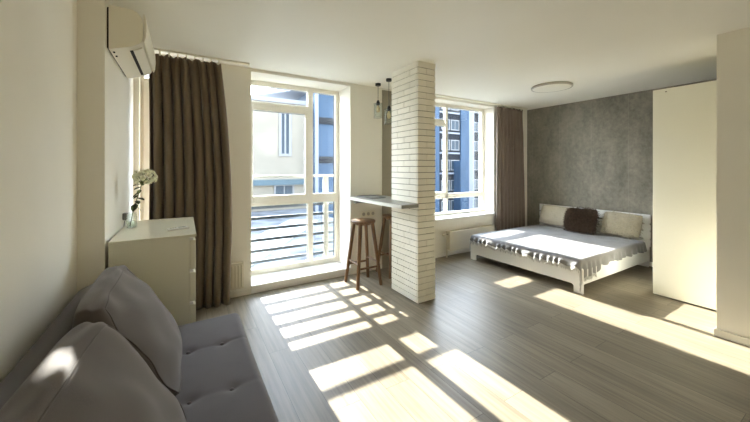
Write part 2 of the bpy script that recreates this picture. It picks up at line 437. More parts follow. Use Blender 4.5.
r_ = MB().box(2.01, 2.02, 3.42, 3.80, 1.084, 1.092).box(2.21, 2.22, 3.42, 3.80, 1.084, 1.092).box(2.02, 2.21, 3.42, 3.43, 1.084, 1.092).box(2.02, 2.21, 3.79, 3.80, 1.084, 1.092)
r_.build('rim', M['steel'], t)

# ------------------------------------------------------------------ stools
def make_stool(loc, label):
    x, y = loc
    t = thing('bar_stool', label, 'stool', (x, y, 0), 'bar stools at the worktop')
    MB().lathe([(0, .772), (.14, .772), (.153, .776), (.157, .787), (.155, .799), (.146, .806), (0, .808)], (x, y, 0), 40).build('seat', M['stool'], t, True, 40)
    tops = []; feet = []
    for sx, sy in [(-1, -1), (1, -1), (1, 1), (-1, 1)]:
        tp = Vector((x+sx*.085, y+sy*.085, .775)); ft = Vector((x+sx*.165, y+sy*.165, 0.0))
        tops.append(tp); feet.append(ft)
        MB().tube([ft, ft.lerp(tp, .5), tp], [.020, .0235, .023], 12).build('leg', M['stool'], t, True, 50)
    rg = [feet[i].lerp(tops[i], .30) for i in range(4)]; rg2 = [feet[i].lerp(tops[i], .37) for i in range(4)]
    for i in range(4):
        a, c_ = (rg if i % 2 == 0 else rg2)[i], (rg if i % 2 == 0 else rg2)[(i+1) % 4]
        d = (c_-a).normalized()
        MB().tube([a+d*.008, c_-d*.008], .0125, 10).build('rung', M['stool'], t, True, 50)
    for i, j in ((0, 2), (1, 3)):
        pass
    MB().lathe([(0, .748), (.10, .748), (.105, .752), (.105, .773), (0, .773)], (x, y, 0), 32).build('seat_support', M['stool'], t, True, 40)
    return t
make_stool((1.95, 3.53), 'brown wooden round bar stool in front, seat in sunlight below the worktop edge')
make_stool((2.50, 3.66), 'brown wooden round bar stool half hidden behind the brick column')

# ------------------------------------------------------------------ pendants
def make_pendant(x, y, drop, label):
    t = thing('pendant_lamp', label, 'lamp', (x, y, H), 'pendant lamps over the bar worktop')
    zb = H-drop         # socket top
    MB().lathe([(0, H-.001), (.038, H-.001), (.038, H-.028), (.034, H-.034), (0, H-.034)], (x, y, 0), 24).build('canopy', M['metal_black'], t, True, 40)
    MB().tube([(x, y, H-.03), (x, y, zb-.005)], .0032, 8).build('cord', M['metal_black'], t, True)
    MB().lathe([(0, zb), (.014, zb), (.02, zb-.018), (.024, zb-.03), (.024, zb-.06), (.018, zb-.07), (0, zb-.07)], (x, y, 0), 20).build('socket', M['metal_black'], t, True, 40)
    MB().lathe([(0, zb-.066), (.012, zb-.068), (.016, zb-.085), (.026, zb-.11), (.028, zb-.135), (.02, zb-.16), (0, zb-.166)], (x, y, 0), 20).build('bulb', M['bulb'], t, True)
    g_ = MB().lathe([(.02, zb-.045), (.055, zb-.048), (.058, zb-.052), (.058, zb-.235), (.0555, zb-.235), (.0555, zb-.055)], (x, y, 0), 32)
    g_.build('glass_shade', M['clear'], t, True, 40)
    c = MB()
    for k in range(4):
        a = 2*PI*k/4+.5
        px, py = x+.061*math.cos(a), y+.061*math.sin(a)
        c.tube([(x+.02*math.cos(a), y+.02*math.sin(a), zb-.04), (px, py, zb-.046), (px, py, zb-.238)], .0016, 6)
    for zz in (zb-.046, zb-.238):
        c.tube([(x+.061*math.cos(2*PI*k/24), y+.061*math.sin(2*PI*k/24), zz) for k in range(25)], .0016, 6, False)
    c.build('wire_cage', M['metal_black'], t, True)
make_pendant(2.29, 3.72, .235, 'black pendant lamp with wire cage and glass shade, nearer the wall')
make_pendant(2.29, 3.45, .355, 'black pendant lamp on a longer cord, partly behind the brick column')

# ------------------------------------------------------------------ sockets
def socket_plate(axis, x, y, z, n, label, cat='socket'):
    t = thing('power_socket', label, cat, (x, y, z))
    for k in range(n):
        if axis == 'y':
            MB().box(x+k*.075-.036, x+k*.075+.036, y-.010, y-.0005, z-.04, z+.04, .004).build('plate', M['plastic'], t)
            bb = MB().lathe([(0, 0), (.021, 0), (.021, .003), (.024, .003), (.024, 0)], (0, 0, 0), 24)
            for v in bb.bm.verts: v.co = Vector((x+k*.075+v.co.x, y-.0105-v.co.z, z+v.co.y))
            bb.build('plug_hole', M['trimring'], t, True, 40)
        else:
            MB().box(x+.0005, x+.010, y+k*.075-.036, y+k*.075+.036, z-.04, z+.04, .004).build('plate', M['plastic'], t)
            bb = MB().lathe([(0, 0), (.021, 0), (.021, .003), (.024, .003), (.024, 0)], (0, 0, 0), 24)
            for v in bb.bm.verts: v.co = Vector((x+.0105+v.co.z, y+k*.075+v.co.x, z+v.co.y))
            bb.build('plug_hole', M['grey_panel'], t, True, 40)
socket_plate('y', 2.16, YW, .815, 3, 'triple white wall socket under the bar worktop above the stool')
t = thing('wall_plug', 'small grey plug with cord on the left wall behind the vase', 'plug', (XLF, 3.28, 1.05))
MB().box(XLF+.0005, XLF+.03, 3.25, 3.30, 1.045, 1.10, .006).build('plug_body', M['steel'], t)
MB().tube([(XLF+.02, 3.27, 1.048), (XLF+.012, 3.265, 1.03), (XLF+.01, 3.262, 1.0), (XLF+.01, 3.262, .80)], .003, 6).build('cord', M['steel'], t, True)

# ------------------------------------------------------------------ radiators
def radiator(x0, x1, y0, z0, z1, label, ribs, valve):
    t = thing('radiator', label, 'radiator', ((x0+x1)/2, y0, z0))
    yb = YW-.03
    if ribs:
        m_ = MB().box(x0, x1, y0+.012, y0+.03, z0, z1, .004)
        n = int((x1-x0)/.033)
        for k in range(n):
            xx = x0+.02+k*.033
            m_.box(xx, xx+.017, y0, y0+.014, z0+.02, z1-.02, .006)
        m_.build('front_panel', M['radiator'], t)
    else:
        m_ = MB().box(x0, x1, y0, y0+.02, z0, z1, .006)
        m_.build('front_panel', M['radiator'], t)
    MB().box(x0, x0+.012, y0+.02, yb, z0+.01, z1-.002, .002).build('side_cover', M['radiator'], t)
    MB().box(x1-.012, x1, y0+.02, yb, z0+.01, z1-.002, .002).build('side_cover', M['radiator'], t)
    MB().box(x0+.012, x1-.012, yb-.015, yb, z0+.02, z1-.01, .003).build('back_panel', M['radiator'], t)
    m_ = MB()
    k = x0+.02
    while k < x1-.02:
        m_.box(k, k+.006, y0+.02, yb, z1-.012, z1-.004); k += .018
    m_.build('top_grille', M['radiator'], t)
    MB().box(x0+.1, x0+.14, yb, YW-.0005, z0+.05, z1-.06).build('bracket', M['radiator'], t)
    MB().box(x1-.14, x1-.1, yb, YW-.0005, z0+.05, z1-.06).build('bracket', M['radiator'], t)
    if valve:
        MB().tube([(x0+.005, y0+.05, z1-.05), (x0-.05, y0+.05, z1-.05)], .012, 10).build('valve_pipe', M['chrome'], t, True, 40)
        v = MB().tube([(x0-.05, y0+.05, z1-.05), (x0-.065, y0+.05, z1-.05), (x0-.11, y0+.05, z1-.05), (x0-.115, y0+.05, z1-.05)], [.016, .02, .02, .015], 14)
        v.build('thermostat_knob', M['radiator'], t, True, 40)
        MB().tube([(x0-.035, y0+.05, z1-.05), (x0-.035, y0+.05, .001)], .009, 10).build('supply_pipe', M['radiator'], t, True, 40)
        MB().tube([(x0+.005, y0+.05, z0+.04), (x0-.02, y0+.05, z0+.04), (x0-.02, y0+.05, .001)], .008, 10).build('return_pipe', M['radiator'], t, True, 40)
radiator(-.20, .575, 3.80, .115, .405, 'ribbed white radiator peeking out beside the dark left curtain', True, False)
radiator(3.70, 4.80, 3.775, .105, .425, 'flat white radiator with valve under the bedroom window', False, True)

# ------------------------------------------------------------------ curtains
def curtain(name_label, mt, xl, xr, y, pleats, amp, ztop, zbot, seed, rail_label, rx0, rx1):
    rnd = random.Random(seed)
    ph = [rnd.uniform(-.6, .6) for _ in range(pleats+2)]; am = [rnd.uniform(.65, 1.2) for _ in range(pleats+2)]
    def prof(u):
        k = u*pleats; i = int(k); fr = k-i
        a0 = am[i]*(1-fr)+am[i+1]*fr; p0 = ph[i]*(1-fr)+ph[i+1]*fr
        return a0, 2*PI*k+p0
    def fn(u, v):
        z = ztop+(zbot-ztop)*v
        a0, p = prof(u)
        l, r = xl(v), xr(v)
        head = max(0, 1-v*26)
        A = amp*a0*(.45+.55*min(1, v*5))*(1+.15*math.sin(3*v+4*u))
        x = l+(r-l)*u+.010*math.sin(p*1.0+1.2)*min(1, v*6)
        yy = y+A*math.sin(p+.35*math.sin(2.2*v+seed+5*u))+.012*math.sin(9*u+3*v)*v
        yy += head*.012*math.sin(p*2.0)
        zz = z+head*.012*math.sin(p+.6)*1.0 + .006*math.sin(31*u)*(1 if v < .001 else 0)
        return (x, yy, zz)
    o = MB().grid(fn, pleats*14+1, 60).build('curtain', mt, None, True)
    solidify(o, .004)
    tag(o, name_label, 'curtain')
    # a rail on the ceiling
    t = thing('curtain_rail', rail_label, 'curtain rail', ((rx0+rx1)/2, y, H))
    MB().box(rx0, rx1, y-.018, y+.018, H-.020, H-.0005, .003).build('track', M['plastic'], t)
    hk = MB(); n = pleats*1
    for k in range(n+1):
        u = (k+.25)/(n+.5); x = xl(0)+(xr(0)-xl(0))*u
        MB().box(x-.006, x+.006, y-.006, y+.006, ztop-.01, H-.018, .002).build('glider', M['plastic'], t)
curtain('dark taupe floor length curtain hanging behind the dresser and flower vase', M['curtain'],
        lambda v: -.298+.006*math.sin(4*v), lambda v: .334+.100*math.sin(min(1, v*1.25)*PI*.62)-.03*max(0, v-.75)*4*(.6), 3.742, 8, .046, 2.578, .012, 3,
        'white ceiling rail of the dark curtain by the dresser', -.40, .62)
curtain('mauve taupe curtain hanging between bedroom window and grey wall', M['curtain2'],
        lambda v: 4.885+.0*v, lambda v: 5.63+.05*v, 3.80, 8, .034, 2.588, .03, 11,
        'white ceiling rail of the bedroom curtain', 3.35, 5.80)

# ------------------------------------------------------------------ air conditioner
t = thing('air_conditioner', 'white wall air conditioner high on the left wall', 'air conditioner', (XLF, 3.03, 2.38))
ay0, ay1 = 2.635, 3.435
prof = [(-.418, 2.525), (-.30, 2.522), (-.268, 2.508), (-.246, 2.478), (-.239, 2.445), (-.239, 2.345), (-.246, 2.32), (-.262, 2.30), (-.30, 2.275), (-.418, 2.238)]
m_ = MB().prism(prof, 'y', ay0, ay1); m_.build('body', M['plastic'], t, True, 35)
m_ = MB().prism([(-.236, 2.505), (-.228, 2.505), (-.221, 2.47), (-.219, 2.40), (-.222, 2.35), (-.232, 2.32), (-.237, 2.32), (-.234, 2.35), (-.2335, 2.45)], 'y', ay0-.003, ay1+.003)
m_.build('front_panel', M['plastic'], t, True, 35)
MB().box(XLF+.0005, -.419, ay0+.02, ay1-.02, 2.25, 2.515).build('mounting_plate', M['dark'], t)
def on_bottom(x):   # underside line from (-.418,2.238) to (-.30,2.275)
    return 2.238+(x+.418)*(2.275-2.238)/.118
m_ = MB().prism([(-.318, on_bottom(-.318)-.0015), (-.300, on_bottom(-.300)-.0015), (-.300, on_bottom(-.30)+.004), (-.318, on_bottom(-.318)+.004)], 'y', ay0+.075, ay1-.06)
m_.build('air_outlet', M['dark'], t)
m_ = MB().prism([(-.297, 2.2715), (-.248, 2.303), (-.246, 2.298), (-.296, 2.266)], 'y', ay0+.07, ay1-.055)
m_.build('louver_flap', M['plastic'], t)
for k in range(2):
    yy = ay0+.06+k*.09
    MB().box(-.405, -.395, yy, yy+.012, 2.236, 2.2435).build('screw_cover', M['dark'], t)

# ------------------------------------------------------------------ dresser and what stands on it
t = thing('dresser', 'white chest of drawers in the corner between sofa and curtain', 'dresser', (-.17, 3.03, 0))
dx0, dx1, dy0, dy1, dz = -.412, .052, 2.585, 3.50, 1.0
MB().box(dx0, dx1-.02, dy0+.002, dy1-.002, .06, dz-.018, .002).build('body', M['dresser'], t)
MB().box(dx0-.002, dx1+.022, dy0-.003, dy1+.003, dz-.018, dz, .003).build('top', M['dresser'], t)
MB().box(dx0+.02, dx1-.05, dy0+.02, dy1-.02, .0005, .06).build('plinth', M['dresser'], t)
for k in range(4):
    z0 = .07+k*.228; 
    d = MB().box(dx1-.019, dx1+.018, dy0+.002, dy1-.002, z0, z0+.205, .003).build('drawer', M['dresser'], t)
    MB().box(dx1-.018, dx1+.004, dy0+.004, dy1-.004, z0+.206, z0+.222).build('finger_pull', M['white'], d)

t = thing('vase', 'small clear glass vase with water on the white dresser', 'vase', (-.352, 3.10, 1.0))
vx, vy = -.352, 3.10
MB().lathe([(0, .001), (.03, .001), (.034, .006), (.034, .085), (.029, .105), (.029, .118), (.031, .121), (.0285, .121), (.0265, .118), (.0265, .105), (.0315, .085), (.0315, .008), (0, .008)], (vx, vy, 1.0), 28).build('glass_body', M['clear'], t, True, 40)
MB().lathe([(0, .009), (.031, .009), (.031, .055), (0, .055)], (vx, vy, 1.0), 28).build('water', M['water'], t, True, 40)
t = thing('flower_bouquet', 'cream white flowers on a leafy stem leaning in the glass vase', 'flowers', (vx, vy, 1.01))
rnd = random.Random(5)
hc = Vector((-.265, 3.085, 1.39))
sp = [Vector((vx-.012, vy+.01, 1.012)), Vector((vx+.005, vy+.002, 1.11)), Vector((-.315, 3.09, 1.24)), Vector((-.282, 3.085, 1.36))]
MB().tube(sp, [.0035, .0035, .003, .003], 8).build('stem', M['stem'], t, True)
for k in range(26):
    # blossoms spread over a rounded head, each a cup of petals facing outwards
    zz = 1-2*(k+.5)/26*.82; a = k*2.39996
    rr = math.sqrt(max(0, 1-zz*zz))
    n_ = Vector((rr*math.cos(a), rr*math.sin(a), zz))
    tp = hc+Vector((n_.x*.072, n_.y*.06, n_.z*.058))*rnd.uniform(.85, 1.1)
    MB().tube([sp[3]-Vector((0, 0, .03)), sp[3].lerp(tp, .6), tp], .0015, 5).build('stem', M['stem'], t, True)
    u_ = n_.cross(Vector((.3, .2, 1))).normalized(); w_ = n_.cross(u_).normalized()
    fm = MB()
    for ring in range(3):
        cnt = 10-ring*2; tilt = .25+.45*ring; ln = .026-.005*ring
        for q in range(cnt):
            a2 = 2*PI*q/cnt+ring*.3+rnd.uniform(-.15, .15)
            rad = u_*math.cos(a2)+w_*math.sin(a2)
            d = rad*math.cos(tilt)+n_*math.sin(tilt)
            s_ = (w_*math.cos(a2)-u_*math.sin(a2))*.0065
            v = [fm.bm.verts.new(q_) for q_ in (tp, tp+d*ln*.6+s_, tp+d*ln+n_*.003, tp+d*ln*.6-s_)]
            fm.bm.faces.new(v)
    fm.build('blossom', M['petal'], t)
for k in range(9):
    base = sp[1].lerp(sp[3], .25+.085*k)
    a = rnd.uniform(0, 2*PI); L_ = rnd.uniform(.055, .085)
    d = Vector((math.cos(a)*.75, math.sin(a)*.75, rnd.uniform(-.75, .1))).normalized(); s_ = d.cross(Vector((0, 0, 1))).normalized()*L_*.28
    lm = MB()
    pts = [base, base+d*L_*.35+s_, base+d*L_*.7+s_*.8-Vector((0, 0, .006)), base+d*L_-Vector((0, 0, .014)), base+d*L_*.7-s_*.8-Vector((0, 0, .006)), base+d*L_*.35-s_]
    mid1 = base+d*L_*.35+Vector((0, 0, .004)); mid2 = base+d*L_*.7
    V = [lm.bm.verts.new(p) for p in pts]; m1 = lm.bm.verts.new(mid1); m2 = lm.bm.verts.new(mid2)
    for f_ in ((V[0], V[1], m1), (V[1], V[2], m2, m1), (V[2], V[3], m2), (V[3], V[4], m2), (V[4], V[5], m1, m2), (V[5], V[0], m1)): lm.bm.faces.new(f_)
    lm.build('leaf', M['leaf'], t)
t = thing('remote_control', 'small pale remote control lying flat on the white dresser', 'remote', (-.04, 2.83, 1.0))
mx = Matrix.Translation((-.04, 2.84, 1.0)) @ Matrix.Rotation(.35, 4, 'Z')
MB().box(-.072, .072, -.021, .021, .0005, .016, .004, 2, mx).build('body', M['white'], t, True, 40)
MB().box(.0, .05, -.013, .013, .0155, .0168, 0, 1, mx).build('screen', M['steel'], t)
for k in range(3):
    MB().box(-.055+k*.016, -.045+k*.016, -.007, .007, .0155, .0178, .001, 1, mx).build('button', M['grey_panel'], t)

# ------------------------------------------------------------------ sofa
def rounded_block(fn, n=(24, 10, 6)):
    """closed box grid mapped through fn(a,b,c), a,b,c in -1..1"""
    m = MB(); bm = m.bm; cache = {}
    def vert(i, j, k):
        key = (i, j, k)
        if key not in cache:
            cache[key] = bm.verts.new(fn(2*i/n[0]-1, 2*j/n[1]-1, 2*k/n[2]-1))
        return cache[key]
    for i in range(n[0]):
        for j in range(n[1]):
            for k in (0, n[2]):
                bm.faces.new([vert(i, j, k), vert(i+1, j, k), vert(i+1, j+1, k), vert(i, j+1, k)])
    for i in range(n[0]):
        for k in range(n[2]):
            for j in (0, n[1]):
                bm.faces.new([vert(i, j, k), vert(i+1, j, k), vert(i+1, j, k+1), vert(i, j, k+1)])
    for j in range(n[1]):
        for k in range(n[2]):
            for i in (0, n[0]):
                bm.faces.new([vert(i, j, k), vert(i, j+1, k), vert(i, j+1, k+1), vert(i, j, k+1)])
    return m
def soft_box(x0, x1, y0, y1, z0, z1, r, nx, ny, nz, warp=None):
    """rounded box with edge radius r, warp(x,y,z)->Vector offset"""
    hx, hy, hz = (x1-x0)/2, (y1-y0)/2, (z1-z0)/2; c = Vector(((x0+x1)/2, (y0+y1)/2, (z0+z1)/2))
    def sp(a): return math.copysign(1-(1-abs(a))**1.4, a)
    def fn(a, b_, c_):
        p = Vector((sp(a)*hx, sp(b_)*hy, sp(c_)*hz))
        q = Vector((max(-hx+r, min(hx-r, p.x)), max(-hy+r, min(hy-r, p.y)), max(-hz+r, min(hz-r, p.z))))
        d = p-q
        if d.length > 1e-6: p = q+d.normalized()*min(r, max(abs(d.x), abs(d.y), abs(d.z)))
        p = p+c
        if warp: p = p+warp(p)
        return p
    return rounded_block(fn, (nx, ny, nz))
sy0, sy1 = .35, 2.548
t = thing('sofa', 'grey upholstered sofa bed along the left wall', 'sofa', (-.1, 1.45, 0))
buttons = [(x, y) for x in (.02, .20) for y in (.75, 1.22, 1.69, 2.16)]
def seatwarp(p):
    z = 0
    if p.z > .33:
        for bx_, by_ in buttons:
            d2 = (p.x-bx_)**2+(p.y-by_)**2
            z -= .014*math.exp(-d2/.0011)+.006*math.exp(-d2/.012)
        for by_ in (.75, 1.22, 1.69, 2.16):
            z -= .0035*math.exp(-((p.y-by_)/.012)**2)
        z += .006*math.sin(3*p.x+5*p.y)
    return Vector((0, 0, z))
soft_box(-.24, .352, sy0, sy1, .20, .405, .045, 60, 180, 12, seatwarp).build('seat', M['sofa'], t, True)
# seam along the front edge of the seat
ang = math.radians(24)
rot = Matrix.Translation((-.25, 0, .36)) @ Matrix.Rotation(-ang, 4, 'Y')
bm_ = soft_box(-.13, .0, sy0, sy1, -.04, .47, .045, 12, 80, 30)
for v in bm_.bm.verts: v.co = rot @ v.co
bm_.build('backrest', M['sofa'], t, True)
MB().box(-.30, .30, sy0+.06, sy1-.06, .13, .205, .01).build('base', M['dark'], t)
for x in (-.26, .24):
    for y in (sy0+.15, sy1-.15):
        MB().tube([(x, y, .0), (x, y, .135)], [.016, .022], 14).build('leg', M['stool'], t, True, 40)
for bx_, by_ in buttons:
    MB().lathe([(0, .006), (.008, .005), (.011, .001), (.011, -.004)], (bx_, by_, .386), 16).build('button', M['sofa'], t, True)

# wedge shaped back cushions
def wedge_cushion(label, loc, width, yaw, tilt, mt, seed):
    root = thing('sofa_cushion', label, 'cushion', loc, 'wedge cushions on the sofa')
    rz = Matrix.Translation(loc) @ Matrix.Rotation(yaw, 4, 'Z') @ Matrix.Rotation(tilt, 4, 'Y')
    hw = width/2; ht = .52
    def half(v):        # front offset at height v (0..1): thick at bottom, narrow at top
        return .375*(1-v)+.105*v
    def fn(a, b_, c_):
        # a along Y, b thickness (-1 back, +1 front), c height
        def sp(q): return math.copysign(1-(1-abs(q))**1.35, q)
        A, B, Cc = sp(a), sp(b_), sp(c_)
        v = (Cc+1)/2
        # superellipse-like rounding of the block
        k = 5.0
        def rnd_(s, o1, o2): return s*(1-.062*(abs(o1)**k)-.062*(abs(o2)**k))
        yy = rnd_(A, Cc, B)*hw
        vv = (rnd_(Cc, A, B)+1)/2*ht
        dep = half(v)
        bulge = .075*(1-A*A)*(1-Cc*Cc)
        # slumped ends of the top edge
        vv -= .012*(abs(A)**4)*v
        bk_ = max(0, .12-.236*v); xx = bk_+(rnd_(B, A, Cc)+1)/2*(dep-bk_)
        xx += bulge*(1 if B > 0 else -.3)*abs(B)
        n_ = noise.noise(Vector((A*2.2+seed, B*1.5, Cc*2.2)))*.012
        return rz @ Vector((xx+n_, yy+n_*.6, vv+n_))
    m = rounded_block(fn, (34, 12, 26))
    o = m.build('cover', mt, root, True)
    md = o.modifiers.new('sub', 'SUBSURF'); md.levels = 1; md.render_levels = 1
    # seam around the front panel
    pts = []
    N = 40
    for i in range(N+1): pts.append(fn(-1+2*i/N, 1, 1))
    for i in range(1, N+1): pts.append(fn(1, 1, 1-2*i/N))
    for i in range(1, N+1): pts.append(fn(1-2*i/N, 1, -1))
    for i in range(1, N+1): pts.append(fn(-1, 1, -1+2*i/N))
    MB().tube(pts, .0035, 6, False).build('piping', mt, root, True)
wedge_cushion('grey wedge cushion at the far end of the sofa, beside the dresser', (-.385, 2.02, .405), .72, .0, 0.0, M['cushion'], 2.0)
wedge_cushion('grey wedge cushion nearest the camera, with two sun spots', (-.365, 1.22, .405), .74, -.05, 0.0, M['cushion'], 5.0)

# ------------------------------------------------------------------ bed
bx0, bx1, by0, by1 = 3.952, 5.87, 1.90, 3.575
t = thing('bed', 'low white double bed with slatted headboard against the grey wall', 'bed', (4.9, 2.74, 0))
# footboard with a cut out below, rounded at the corners
def arc(cx_, cz_, r, a0, a1, n=8): return [(cx_+r*math.cos(math.radians(a0+(a1-a0)*k/n)), cz_+r*math.sin(math.radians(a0+(a1-a0)*k/n))) for k in range(n+1)]
fp = [(by0, 0.0005), (by0+.10, 0.0005), (by0+.10, .065)]+arc(by0+.13, .065, .03, 180, 90)+arc(by1-.13, .065, .03, 90, 0)+[(by1-.10, .0005), (by1, .0005)]+[(by1, .275)]+arc(by1-.02, .275, .02, 0, 90, 4)+arc(by0+.02, .275, .02, 90, 180, 4)
MB().prism(fp, 'x', bx0, bx0+.025).build('footboard', M['white'], t)
for y0 in (by0+.012, by1-.034):
    MB().box(bx0+.025, bx1, y0, y0+.022, .10, .27, .002).build('side_rail', M['white'], t)
hb = MB().box(bx1-.002, bx1+.018, by0+.02, by1-.02, .0005, .30, .002)
hbo = hb.build('headboard', M['white'], t)
for z0, z1 in [(.30, .405), (.42, .525), (.54, .625), (.645, .772)]:
    MB().box(bx1, bx1+.022, by0, by1+.02, z0, z1, .003).build('slat', M['white'], hbo)
for y0 in (by0+.02, 2.50, by1-.10):
    MB().box(bx1+.022, bx1+.044, y0, y0+.07, .05, .76, .002).build('headboard_post', M['white'], hbo)
MB().box(bx1-.012, bx1, 2.478, 2.595, .627, .643).build('slot', M['dark'], hbo)
MB().box(bx0+.06, bx1-.02, by0+.04, by1-.04, .16, .20).build('bed_base', M['white'], t)
soft_box(bx0+.03, bx1-.01, by0+.036, by1-.036, .20, .385, .05, 40, 40, 10).build('mattress', M['mattress'], t, True)
for x in (bx0+.95,):
    for y in (by0+.3, by1-.3):
        MB().box(x, x+.05, y, y+.05, .0005, .16).build('leg', M['white'], t)
# throw
rnd = random.Random(12)
zt = .392
tx0, tx1 = bx0-.014, 5.74
def side_drop(x):   # how far the throw hangs on the camera side
    u = (x-tx0)/(tx1-tx0)
    d = .115+.012*math.sin(17*x)
    if x < 4.32: d = .205-.02*((x-tx0)/.38)+.012*math.sin(40*x)
    elif x < 4.42: d = .187+(.115-.187)*(x-4.32)/.10
    return d
def throw_fn(u, v):
    # u along the bed from the overhang at the foot, v across from camera side drop to far side drop
    foot = .105
    L_ = tx1-tx0; s = -foot+u*(L_+foot)
    x = tx0+max(s, 0)
    Wd = by1-by0-.03; ya = by0+.018; yb = by1-.018
    dn = side_drop(x); df = .12
    r_ = -dn+v*(yb-ya+dn+df)
    R = .03
    z = zt+.004*noise.noise(Vector((x*6, r_*6, 0)))+.008*noise.noise(Vector((x*2, r_*2.4, 3)))
    y = ya+r_
    dropz = 0
    rip = .010*math.sin(x*46+2*math.sin(x*9))
    if r_ < R:
        q = R-r_
        if q < R*1.57:
            a = q/R; y = ya+R-R*math.sin(a); dz_ = R*(1-math.cos(a))
        else:
            y = ya-(.010+rip)*min(1, (q-R*1.57)/.08); dz_ = R+(q-R*1.57)
        z -= dz_; dropz = dz_
    elif r_ > (yb-ya)-R:
        q = r_-((yb-ya)-R)
        if q < R*1.57:
            a = q/R; y = yb-R+R*math.sin(a); dz_ = R*(1-math.cos(a))
        else:
            y = yb+(.010+rip)*min(1, (q-R*1.57)/.08); dz_ = R+(q-R*1.57)
        z -= dz_; dropz = dz_
    if s < .03:
        q = .03-s
        if q < .047:
            a = q/.03; x = tx0+.03-.03*math.sin(a); z -= .03*(1-math.cos(a))
        else:
            g_ = min(1, (q-.047)/.05); wv = .5+.5*math.sin(y*64+2.2*math.sin(y*11)+1.1*math.sin(y*23)); x = tx0-.004-(.036*wv)*g_; z -= .03+(q-.047)*(.92-.35*wv)
    return (x, y, z)
th = MB().grid(throw_fn, 150, 260).build('blanket', M['throw'], None, True)
solidify(th, .005, 1)
tag(th, 'grey fringed blanket spread over the low white bed', 'blanket')
fr = MB()
for k in range(210):
    v = k/209*.995+.0025
    p = Vector(throw_fn(0, v)); nx = rnd.uniform(-.008, .002); ny = rnd.uniform(-.006, .006); L_ = rnd.uniform(.022, .045)
    fr.tube([p+Vector((-.004, 0, .010)), p+Vector((-.006+nx*.5, ny*.5, -L_*.5)), p+Vector((-.006+nx, ny, -L_))], [.0050, .0056, .002], 5)
for k in range(46):
    u = .04+k/45*.19
    p = Vector(throw_fn(u, 0)); L_ = rnd.uniform(.02, .045)
    fr.tube([p+Vector((0, -.004, .008)), p+Vector((rnd.uniform(-.004, .004), -.006, -L_*.5)), p+Vector((rnd.uniform(-.006, .006), -.007, -L_))], [.0036, .004, .0015], 5)
fo = fr.build('fringe', M['fringe'], th, True); fo['kind'] = 'stuff'; fo['label'] = 'pale fringe along the hem'

# pillows on the bed
def pillow(label, cy, cz, w, h_, th_, lean, yaw, roll, mt, x, fuzz=0, seed=0, cat='pillow'):
    rt = Matrix.Translation((x, cy, cz)) @ Matrix.Rotation(yaw, 4, 'Z') @ Matrix.Rotation(lean, 4, 'Y') @ Matrix.Rotation(roll, 4, 'X')
    rn = random.Random(seed)
    def sh(a, b_, s):
        prof_ = max(0, (1-abs(a)**2.4))**.5*max(0, (1-abs(b_)**2.4))**.5
        pinch = 1-.06*(1-abs(b_)**2)*abs(a)**3
        pz = 1-.06*(1-abs(a)**2)*abs(b_)**3
        n_ = noise.noise(Vector((a*2.3+seed, b_*2.3, s)))*.014
        return Vector((s*(th_/2*prof_)+n_*prof_, a*w/2*pz*(1-.05*b_**4), b_*h_/2*pinch*(1-.07*a**4)))
    m = MB(); bm = m.bm; N = 26
    front = {}; 
    for s in (1, -1):
        for i in range(N+1):
            for j in range(N+1):
                edge = i in (0, N) or j in (0, N)
                if edge and s == -1: front[(s, i, j)] = front[(1, i, j)]; continue
                front[(s, i, j)] = bm.verts.new(rt @ sh(2*i/N-1, 2*j/N-1, s))
        for i in range(N):
            for j in range(N):
                try: bm.faces.new([front[(s, i, j)], front[(s, i+1, j)], front[(s, i+1, j+1)], front[(s, i, j+1)]])
                except ValueError: pass
    o = m.build('pillow', mt, None, True)
    tag(o, label, cat)
    if fuzz:
        f_ = MB()
        for k in range(fuzz):
            a, b_ = rn.uniform(-1, 1), rn.uniform(-1, 1)
            s = -1 if rn.random() < .8 else 1
            p = sh(a, b_, s); e = .02
            n = Vector((s*1.0, a*abs(a)*1.4, b_*abs(b_)*1.4)).normalized()
            d = (n*.75+Vector((rn.uniform(-.5, .5), rn.uniform(-.7, .7), rn.uniform(-.9, .4)))).normalized()*rn.uniform(.03, .06)
            sd = d.cross(Vector((rn.uniform(-1, 1), rn.uniform(-1, 1), rn.uniform(-1, 1)))).normalized()*.0035
            vs = [f_.bm.verts.new(rt @ q) for q in (p-sd, p+sd, p+d*.6+sd*.6+Vector((0, 0, -.004)), p+d+Vector((0, 0, -.012)))]
            f_.bm.faces.new(vs)
        fo = f_.build('fur', mt, o); fo['kind'] = 'stuff'
    return o
pillow('cream plush pillow at the window end of the headboard', 3.24, .60, .55, .36, .19, .32, 0, .03, M['pillow'], 5.77, 0, 1)
pillow('brown furry cushion leaning between the two cream pillows', 2.72, .605, .46, .39, .17, .40, 0, -.05, M['fur'], 5.60, 5200, 4, 'cushion')
pillow('cream plush pillow at the wardrobe end of the headboard', 2.21, .60, .51, .36, .18, .36, 0, .02, M['pillow'], 5.74, 900, 8)

# ------------------------------------------------------------------ wardrobe
t = thing('wardrobe', 'tall ivory wardrobe at the foot end of the grey wall', 'wardrobe', (4.93, .97, 0))
wx0, wx1, wy0, wy1 = 4.64, 5.22, .47, 1.478
MB().box(wx0+.02, wx1, wy0, wy1-.001, .05, 2.36, .001).build('body', M['wardrobe'], t)
MB().box(wx0+.045, wx1-.01, wy0+.01, wy1-.01, .0005, .05).build('plinth', M['dark'], t)  # near-black colour stands in for the shadow in the recess
for y0, y1 in ((wy0+.001, .898), (.902, wy1)):
    MB().box(wx0, wx0+.019, y0, y1, .018, 2.36, .0015).build('door', M['wardrobe'], t)
MB().box(wx0-.003, wx0, 1.352, 1.368, 2.318, 2.330, .001).build('hinge_cap', M['grey_panel'], t)

